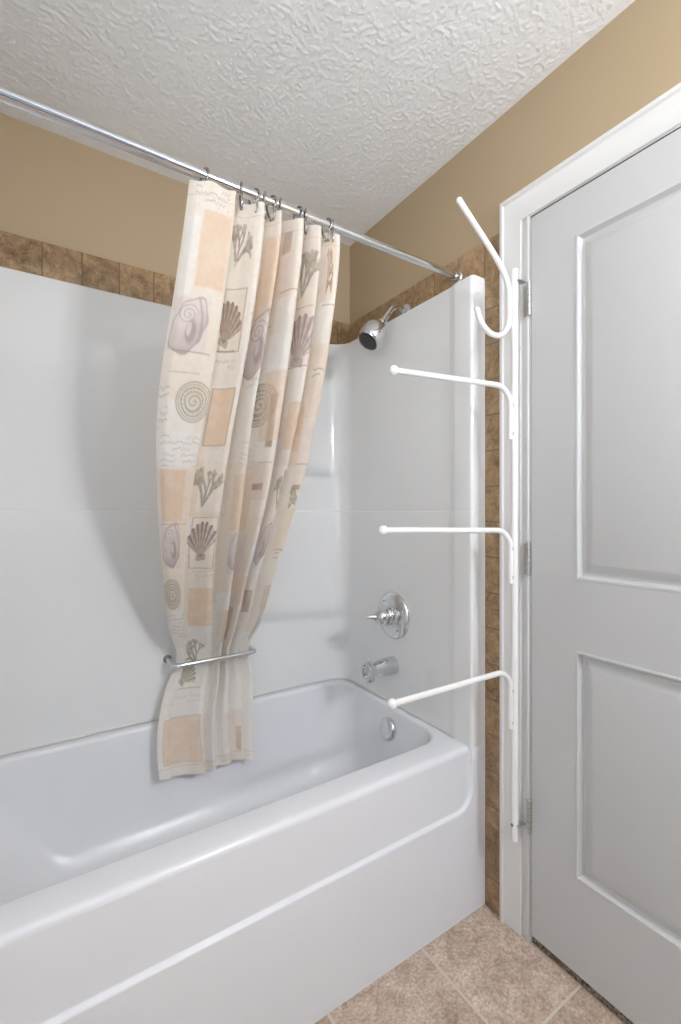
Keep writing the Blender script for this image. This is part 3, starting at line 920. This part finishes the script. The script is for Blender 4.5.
    def coral(cu, cv, sz, rot=0.0, col=SAGE, seed=1):
        rs = random.Random(seed)
        m = np.zeros_like(UU)
        x, y = local(cu, cv, sz, rot)

        def branch(px, py, ang, ln, w, dep):
            nonlocal m
            ex = px + math.sin(ang) * ln; ey = py - math.cos(ang) * ln
            dx, dy = ex - px, ey - py
            t = np.clip(((x - px) * dx + (y - py) * dy) / (dx * dx + dy * dy), 0, 1)
            d = np.hypot(x - px - t * dx, y - py - t * dy)
            m = np.maximum(m, ss(d - w, 0.06))
            if dep:
                for k in range(3):
                    branch(ex, ey, ang + rs.uniform(-0.75, 0.75), ln * rs.uniform(0.62, 0.85), w * 0.82, dep - 1)
        for k in range(3):
            branch(0.0, 1.0, (-0.5, 0.05, 0.55)[k], 0.50, 0.07, 3)
        put(m * (0.6 + 0.6 * n2), col, 0.85)

    def hline(u0, u1, v, col=BRN, a=0.6, w=0.0016):
        put(np.where((UU > u0) & (UU < u1), ss(np.abs(VV - v + 0.002 * (n3 - 0.5)) - w), 0), col, a)

    def vline(v0, v1, u, col=BRN, a=0.6, w=0.0016):
        put(np.where((VV > v0) & (VV < v1), ss(np.abs(UU - u) - w), 0), col, a)

    # ground: a quilt of pale patches
    rs = random.Random(11)
    v = 0.0; row = 0
    pal = [CREAM, WHITE, ROSE, SAND, PALE, LILAC, PEACH, CREAM]
    while v < 2.0:
        h = (0.17, 0.13, 0.21, 0.15)[row % 4]
        u = -0.05 - 0.05 * (row % 3)
        while u < 1.6:
            w = rs.choice((0.12, 0.15, 0.18))
            rect(u, v, u + w, v + h, rs.choice(pal if v < 1.3 else [WHITE, WHITE, PALE, WHITE, ROSE]), 0.5)  # lower patches whiter: paints in light coming through the cloth
            u += w
        v += h; row += 1
    for it in PRINT:
        {'rect': rect, 'script': script, 'fan': fan, 'conch': conch, 'ammonite': ammonite, 'coral': coral, 'hline': hline, 'vline': vline}[it[0]](*it[1:])
    # hem stitching at top and bottom
    L_ = V[-1]
    put(ss(np.abs(VV - 0.035) - 0.0012), BRN, 0.25); put(ss(np.abs(VV - (L_ - 0.03)) - 0.0014), MAUVE, 0.35)
    C *= (0.97 + 0.06 * n2)[..., None]
    return np.clip(C, 0, 1)


PRINT = []
#@PRINT_END

#@PRINTLIST
PRINT = [  # the print, placed on the flat cloth
    ('script', 0.025, 0.006, 0.109, 0.058, MAUVE, 0.55),
    ('rect', 0.047, 0.067, 0.122, 0.243, PEACH, 0.95),
    ('rect', 0.008, 0.087, 0.043, 0.266, WHITE, 0.70),
    ('rect', 0.003, 0.269, 0.096, 0.391, LILAC, 0.70),
    ('conch', 0.050, 0.333, (0.048, 0.058)),
    ('hline', 0.022, 0.116, 0.391, BRN, 0.60),
    ('rect', 0.000, 0.399, 0.103, 0.477, CREAM, 0.60),
    ('hline', 0.020, 0.094, 0.440, BRN, 0.35),
    ('ammonite', 0.090, 0.509, (0.044, 0.052)),
    ('script', 0.000, 0.472, 0.030, 0.590, SAGE, 0.50),
    ('rect', 0.007, 0.587, 0.122, 0.686, WHITE, 0.80),
    ('script', 0.013, 0.593, 0.122, 0.680, MAUVE, 0.40),
    ('rect', 0.015, 0.691, 0.094, 0.845, PEACH, 0.95),
    ('hline', 0.010, 0.118, 0.854, BRN, 0.40),
    ('rect', 0.012, 0.865, 0.114, 1.004, ROSE, 0.80),
    ('conch', 0.044, 0.926, (0.040, 0.065)),
    ('rect', 0.000, 1.027, 0.114, 1.178, SAND, 0.50),
    ('ammonite', 0.032, 1.105, (0.035, 0.061)),
    ('script', 0.000, 1.189, 0.191, 1.311, MAUVE, 0.50),
    ('coral', 0.212, 0.081, (0.033, 0.075), 0.25, GREY, 4),
    ('rect', 0.200, 0.145, 0.236, 0.200, CREAM, 0.60),
    ('rect', 0.190, 0.211, 0.245, 0.365, SAND, 0.60, BRN),
    ('fan', 0.205, 0.295, (0.032, 0.066), 0.25, GREY, TAN),
    ('hline', 0.133, 0.233, 0.362, BRN, 0.80),
    ('rect', 0.112, 0.373, 0.243, 0.448, CREAM, 0.80),
    ('script', 0.122, 0.379, 0.243, 0.446, MAUVE, 0.40),
    ('rect', 0.191, 0.457, 0.255, 0.613, PEACH, 1.00, BRN),
    ('rect', 0.203, 0.625, 0.346, 0.816, PALE, 0.80),
    ('coral', 0.226, 0.709, (0.045, 0.086), 0.15, SAGE, 7),
    ('rect', 0.201, 0.833, 0.267, 1.013, CREAM, 0.80, BRN),
    ('fan', 0.232, 0.914, (0.035, 0.081), -0.1, GREY, ROSE),
    ('rect', 0.205, 1.091, 0.274, 1.259, PEACH, 0.95),
    ('script', 0.215, 1.018, 0.332, 1.082, MAUVE, 0.35),
    ('coral', 0.201, 1.369, (0.044, 0.070), -0.5, SAGE, 5),
    ('fan', 0.205, 1.470, (0.030, 0.045), 0.6, SAGE, SAND),
    ('hline', 0.188, 0.255, 1.516, BRN, 0.50),
    ('rect', 0.032, 1.606, 0.262, 1.750, PEACH, 0.75, TAN),
    ('script', 0.032, 1.536, 0.259, 1.594, MAUVE, 0.25),
    ('rect', 0.335, 1.568, 0.595, 1.759, WHITE, 0.70),
    ('rect', 0.718, 1.675, 0.755, 1.756, TAN, 0.90),
    ('script', 0.269, 1.768, 0.898, 1.791, MAUVE, 0.30),
    ('rect', 0.341, 0.067, 0.502, 0.275, PEACH, 0.90),
    ('hline', 0.262, 0.510, 0.272, BRN, 0.50),
    ('rect', 0.263, 0.272, 0.502, 0.411, ROSE, 0.60),
    ('conch', 0.375, 0.339, (0.067, 0.075)),
    ('script', 0.357, 0.420, 0.508, 0.451, MAUVE, 0.40),
    ('ammonite', 0.510, 0.483, (0.068, 0.061)),
    ('rect', 0.555, 0.457, 0.579, 0.608, BRN, 0.75),
    ('rect', 0.371, 0.694, 0.521, 0.880, PEACH, 0.60),
    ('rect', 0.377, 0.894, 0.535, 1.042, LILAC, 0.90),
    ('conch', 0.403, 0.949, (0.025, 0.064)),
    ('script', 0.380, 0.593, 0.521, 0.674, MAUVE, 0.30),
    ('rect', 0.341, 1.114, 0.513, 1.201, WHITE, 0.80),
    ('rect', 0.392, 1.192, 0.533, 1.348, TAN, 0.60),
    ('rect', 0.510, 0.032, 0.551, 0.090, BRN, 0.50),
    ('hline', 0.525, 0.704, 0.191, BRN, 0.60),
    ('rect', 0.520, 0.208, 0.581, 0.402, WHITE, 0.80),
    ('rect', 0.523, 0.396, 0.700, 0.590, PEACH, 0.60),
    ('hline', 0.535, 0.587, 0.654, BRN, 0.70),
    ('rect', 0.510, 0.651, 0.583, 0.775, ROSE, 0.70),
    ('rect', 0.521, 0.720, 0.567, 0.741, BRN, 0.70),
    ('rect', 0.568, 0.932, 0.759, 1.053, WHITE, 0.60),
    ('rect', 0.702, 1.120, 0.749, 1.218, BRN, 0.55),
    ('coral', 0.724, 0.101, (0.054, 0.086), 0.2, SAGE, 9),
    ('hline', 0.605, 0.756, 0.217, BRN, 0.60),
    ('rect', 0.597, 0.217, 0.767, 0.373, ROSE, 0.50),
    ('fan', 0.730, 0.304, (0.055, 0.081), 0.15, MAUVE, ROSE),
    ('hline', 0.598, 0.856, 0.373, BRN, 0.60),
    ('rect', 0.724, 0.472, 0.871, 0.610, PEACH, 0.80),
    ('coral', 0.755, 0.718, (0.031, 0.085), -0.1, SAGE, 12),
    ('conch', 0.741, 0.935, (0.030, 0.069)),
    ('hline', 0.758, 0.892, 0.000, BRN, 0.40),
    ('rect', 0.864, 0.000, 0.902, 0.185, PEACH, 0.50),
    ('hline', 0.873, 0.912, 0.197, BRN, 0.60),
    ('coral', 0.886, 0.084, (0.013, 0.087), 0.5, BRN, 3),
    ('script', 0.873, 0.362, 0.910, 0.399, SAGE, 0.70),
    ('rect', 0.889, 0.414, 0.918, 0.570, ROSE, 0.60),
    ('hline', 0.876, 0.918, 0.651, BRN, 0.60),
    ('rect', 0.880, 0.718, 0.907, 0.738, BRN, 0.70),
    ('coral', 0.890, 0.752, (0.016, 0.055), 0.3, SAGE, 2),
    ('rect', 0.861, 0.801, 0.918, 0.966, SAND, 0.90),
    ('script', 0.881, 0.949, 0.917, 0.998, SAGE, 0.80),
    ('rect', 0.878, 1.102, 0.918, 1.215, TAN, 0.50),
    ('conch', 0.891, 1.288, (0.014, 0.062)),
]


def curtain():
    X, Y, Z, U, V = curtain_geometry()
    C = paint_print(U, V)
    ns, nq = X.shape
    co = np.stack([X, Y, Z], -1).reshape(-1, 3)
    base = np.array([0.49, 1.065, 1.985])
    me = bpy.data.meshes.new('curtain')
    idx = np.arange(ns * nq).reshape(ns, nq)
    f = np.stack([idx[:-1, :-1], idx[:-1, 1:], idx[1:, 1:], idx[1:, :-1]], -1).reshape(-1, 4)
    me.vertices.add(len(co)); me.vertices.foreach_set('co', (co - base).ravel())
    me.loops.add(f.size); me.loops.foreach_set('vertex_index', f.ravel())
    me.polygons.add(len(f)); me.polygons.foreach_set('loop_start', np.arange(0, f.size, 4)); me.polygons.foreach_set('loop_total', np.full(len(f), 4))
    me.update(calc_edges=True); me.validate()
    me.polygons.foreach_set('use_smooth', np.ones(len(f), bool))
    at = me.color_attributes.new('print', 'FLOAT_COLOR', 'POINT')
    at.data.foreach_set('color', np.concatenate([C.reshape(-1, 3), np.ones((ns * nq, 1))], 1).astype(np.float32).ravel())
    o = bpy.data.objects.new('shower_curtain', me); COL.objects.link(o)
    me.materials.append(cloth_mat())
    o.location = base
    tag(o, 'seashell print shower curtain gathered in folds and tied back over the bathtub', 'shower curtain')
    return X, Y, Z, U, V


CX, CY, CZ, CU, CV = curtain()

# ------------------------------------------------------------------ curtain hooks
HOOK_X = [0.316, 0.405, 0.440, 0.467, 0.486, 0.510, 0.561, 0.583, 0.649, 0.668]


def hook_proto():
    o = empty('curtain_hook', (0, RY, RZ))
    # open loop over the rod, running down into the hem
    path = []
    for k in range(25):
        a = math.radians(-62 + 255 * k / 24)
        path.append(Vector((0, RY - 0.0165 * math.cos(a), RZ - 0.001 + 0.0165 * math.sin(a))))
    path = [Vector((0.001, RY - 0.004, RZ - 0.042)), Vector((0.0006, RY - 0.0095, RZ - 0.032))] + path
    path = path + [Vector((-0.0006, RY + 0.0125, RZ - 0.022)), Vector((-0.001, RY + 0.004, RZ - 0.040))]
    obj_tube('hook_wire', smooth_path(path, 2), 0.0026, M_HOOK, o, 10)
    bm = bmesh.new()
    for sy in (-1, 1):
        bmesh.ops.create_icosphere(bm, subdivisions=2, radius=0.0038, matrix=Matrix.Translation((0.001, RY + sy * 0.004, RZ - 0.042)))
    link('hook_bead', bm_mesh(bm, 'bead', 60), M_DARKMET, o)
    return o


ORD = ['first', 'second', 'third', 'fourth', 'fifth', 'sixth', 'seventh', 'eighth', 'ninth', 'last']
proto = hook_proto()
for i, x in enumerate(HOOK_X):
    if i == 0:
        o = proto
    else:
        o = proto.copy(); COL.objects.link(o)
        for ch in list(proto.children):
            c = ch.copy(); COL.objects.link(c); c.parent = o
    o.location = (x, RY, RZ)
    o.rotation_euler = (0, 0, (0.35, -0.2, 0.5, -0.35, 0.45, -0.3, 0.3, -0.4, 0.5, -0.5)[i])
    if i == 0: lb = 'metal curtain hook on the rod, leftmost of the row, at the curtain\'s outer corner'
    elif i == 9: lb = 'metal curtain hook on the rod, rightmost of the row, nearest the door'
    else: lb = 'metal curtain hook on the rod, %s from the left end of the row' % ORD[i]
    tag(o, lb, 'curtain hook', 'metal hooks holding the shower curtain')


# ------------------------------------------------------------------ curtain holdback
def holdback():
    z = 0.712
    root = empty('curtain_holdback', (0.53, 1.686, z), 'chrome bar holdback pinching the shower curtain against the back of the surround', 'curtain holdback')
    xa, xb = 0.370, 0.662
    pts = [(xa, 1.683, z), (xa, 1.586, z), (xb, 1.586, z + 0.004), (xb, 1.683, z + 0.004)]
    obj_tube('bar', round_corners(pts, 0.022, 8), 0.0084, M_CHROME, root, 20, 'flat')
    for x in (xa, xb):
        obj_lathe('mount', [(0.0, 0.014), (0.004, 0.014), (0.007, 0.011), (0.009, 0.0075), (0.009, 0.0)], (x, 1.6853, z + (0.004 if x == xb else 0)), (0, -1, 0), M_DARKMET, root, 28)
    return root


holdback()


# ------------------------------------------------------------------ hanging rack on the door casing
def rack():
    px, py = 1.124, 0.8195
    zt, zb = 1.917, 0.300
    root = empty('hanging_arm_rack', (px, py, zb), 'white metal hanging rack with swing arms and a top hook, mounted beside the door', 'hanging rack')
    obj_tube('pole', [(px, py, zb), (px, py, zt)], 0.0100, M_RACK, root, 24, 'flat', 40)

    def arm(tip, zp, down, rr=0.0078):
        ax, ay = px - 0.010, py + 0.006                       # the arm's upright runs beside the pole
        top = Vector((ax, ay, zp)); bot = Vector((ax, ay, zp - down))
        tip = Vector(tip)
        far = top + (tip - top).normalized() * 0.02
        path = round_corners([bot, top, tip], 0.055, 12)
        a = obj_tube('swing_arm', path, rr, M_RACK, root, 20, 'flat')
        bm = bmesh.new()
        bmesh.ops.create_uvsphere(bm, u_segments=20, v_segments=12, radius=0.0125, matrix=Matrix.Translation(tip))
        link('ball_tip', bm_mesh(bm, 'ball', 60), M_RACK, a)
        for k in (0.012, down * 0.62):
            bm = bmesh.new()
            add_box(bm, (ax - 0.002, ay - 0.010, zp - down + k), (px + 0.004, ay + 0.002, zp - down + k + 0.010), 0.001)
            link('arm_clip', bm_mesh(bm, 'clip', 40), M_BRUSH, a)
        return a
    arm((0.728, 0.876, 1.580), 1.585, 0.150)
    arm((0.688, 0.868, 1.186), 1.178, 0.150)
    arm((0.688, 0.834, 0.780), 0.782, 0.165)
    # double hook at the top
    hx, hy = px - 0.010, py + 0.010
    hook = [(0.909, hy, 2.040), (1.085, hy, 1.925), (hx, hy, 1.865), (hx, hy, 1.765), (1.050, hy, 1.712), (0.992, hy, 1.735), (0.978, hy, 1.772)]
    p = [Vector((0.909, hy, 2.040))] + [Vector((1.060, hy, 1.934))]
    path = smooth_path([(0.909, hy, 2.040), (0.960, hy, 2.004), (1.010, hy, 1.969), (1.060, hy, 1.932), (1.096, hy, 1.895), (hx, hy, 1.855), (hx, hy, 1.812), (hx, hy, 1.776), (1.098, hy, 1.742), (1.066, hy, 1.722), (1.028, hy, 1.722), (0.996, hy, 1.742), (0.978, hy, 1.772)], 6)
    h = obj_tube('coat_hook', path, 0.0078, M_RACK, root, 20, 'flat')
    for c in (path[0], path[-1]):
        bm = bmesh.new()
        bmesh.ops.create_uvsphere(bm, u_segments=18, v_segments=10, radius=0.0085, matrix=Matrix.Translation(c))
        link('hook_tip', bm_mesh(bm, 'tip', 60), M_RACK, h)
    # brackets that hang the pole on the hinge pins
    for zc in (1.883, 0.345):
        bm = bmesh.new()
        add_box(bm, (px - 0.004, DY1 + 0.001, zc - 0.002), (XE - 0.019, py + 0.001, zc + 0.002), 0.0008)
        link('bracket', bm_mesh(bm, 'bracket', 40), M_BRUSH, root)
    bm = bmesh.new()
    add_lathe(bm, [(0, 0.0045), (0.002, 0.0045), (0.003, 0.003), (0.003, 0.0)], (px - 0.0095, py + 0.001, 0.345), (-1, 0, 0), 14)
    link('set_screw', bm_mesh(bm, 'screw', 40), M_DARKMET, root)
    return root


rack()


# ------------------------------------------------------------------ lamps of the room (behind the photographer)
def emit(name, col, s):
    m = bpy.data.materials.new(name); m.use_nodes = True
    nt = m.node_tree; nt.nodes.remove(nt.nodes['Principled BSDF'])
    e = nt.nodes.new('ShaderNodeEmission'); e.inputs[0].default_value = col; e.inputs[1].default_value = s
    nt.links.new(e.outputs[0], nt.nodes['Material Output'].inputs['Surface'])
    return m


VX = 0.885
BULB = 330.0


def vanity_light():
    c = Vector((VX, YF, 1.97))
    root = empty('vanity_light', c, 'chrome vanity bar light with round frosted bulbs on the wall opposite the bathtub', 'wall lamp')
    obj_box('backplate', [((VX - 0.14, YF + 0.0005, 1.92), (VX + 0.14, YF + 0.022, 2.02))], M_CHROME, root, bevel=0.006)
    glow = emit('frosted_bulb_glow', (0.96, 0.97, 1.0, 1), BULB)
    for dx in (-0.065, 0.065):
        p = Vector((VX + dx, YF, 1.97))
        obj_lathe('socket', [(0.020, 0.03), (0.040, 0.03), (0.050, 0.022), (0.050, 0.0)], p, (0, 1, 0), M_CHROME, root, 28)
        bm = bmesh.new()
        bmesh.ops.create_uvsphere(bm, u_segments=28, v_segments=16, radius=0.046, matrix=Matrix.Translation(p + Vector((0, 0.105, 0))))
        link('bulb', bm_mesh(bm, 'bulb', 60), glow, root)
    return root


vanity_light()


# ------------------------------------------------------------------ world, camera, view
SKY = 7.0
w = bpy.data.worlds.new('world'); SC.world = w; w.use_nodes = True
nt = w.node_tree
tc = nt.nodes.new('ShaderNodeTexCoord'); sp = nt.nodes.new('ShaderNodeSeparateXYZ')
cr = nt.nodes.new('ShaderNodeValToRGB'); mr = nt.nodes.new('ShaderNodeMapRange')
mr.inputs['From Min'].default_value = -1; mr.inputs['From Max'].default_value = 1
e = cr.color_ramp.elements                       # invented bright lower half, added to lift the ceiling; dimmer sky above
e[0].position = 0.46; e[0].color = (0.94, 0.97, 1.0, 1); e[1].position = 0.52; e[1].color = (0.30, 0.315, 0.335, 1)
nt.links.new(tc.outputs['Generated'], sp.inputs[0]); nt.links.new(sp.outputs[2], mr.inputs['Value']); nt.links.new(mr.outputs[0], cr.inputs['Fac'])
nt.links.new(cr.outputs['Color'], nt.nodes['Background'].inputs[0])
nt.nodes['Background'].inputs[1].default_value = SKY

cam = bpy.data.cameras.new('camera'); co = bpy.data.objects.new('camera', cam); COL.objects.link(co)
cam.sensor_fit = 'HORIZONTAL'; cam.sensor_width = 36.0
cam.lens = 458.0 / 681.0 * 36.0
cam.clip_start = 0.02
co.location = (0, 0, CAM)
co.rotation_euler = (PI / 2, 0, -math.atan2(0.546, 0.838))
SC.camera = co
SC.view_settings.view_transform = 'Standard'
SC.view_settings.look = 'None'
SC.view_settings.gamma = 1.0
SC.view_settings.use_curve_mapping = False
SC.view_settings.exposure = 0.19
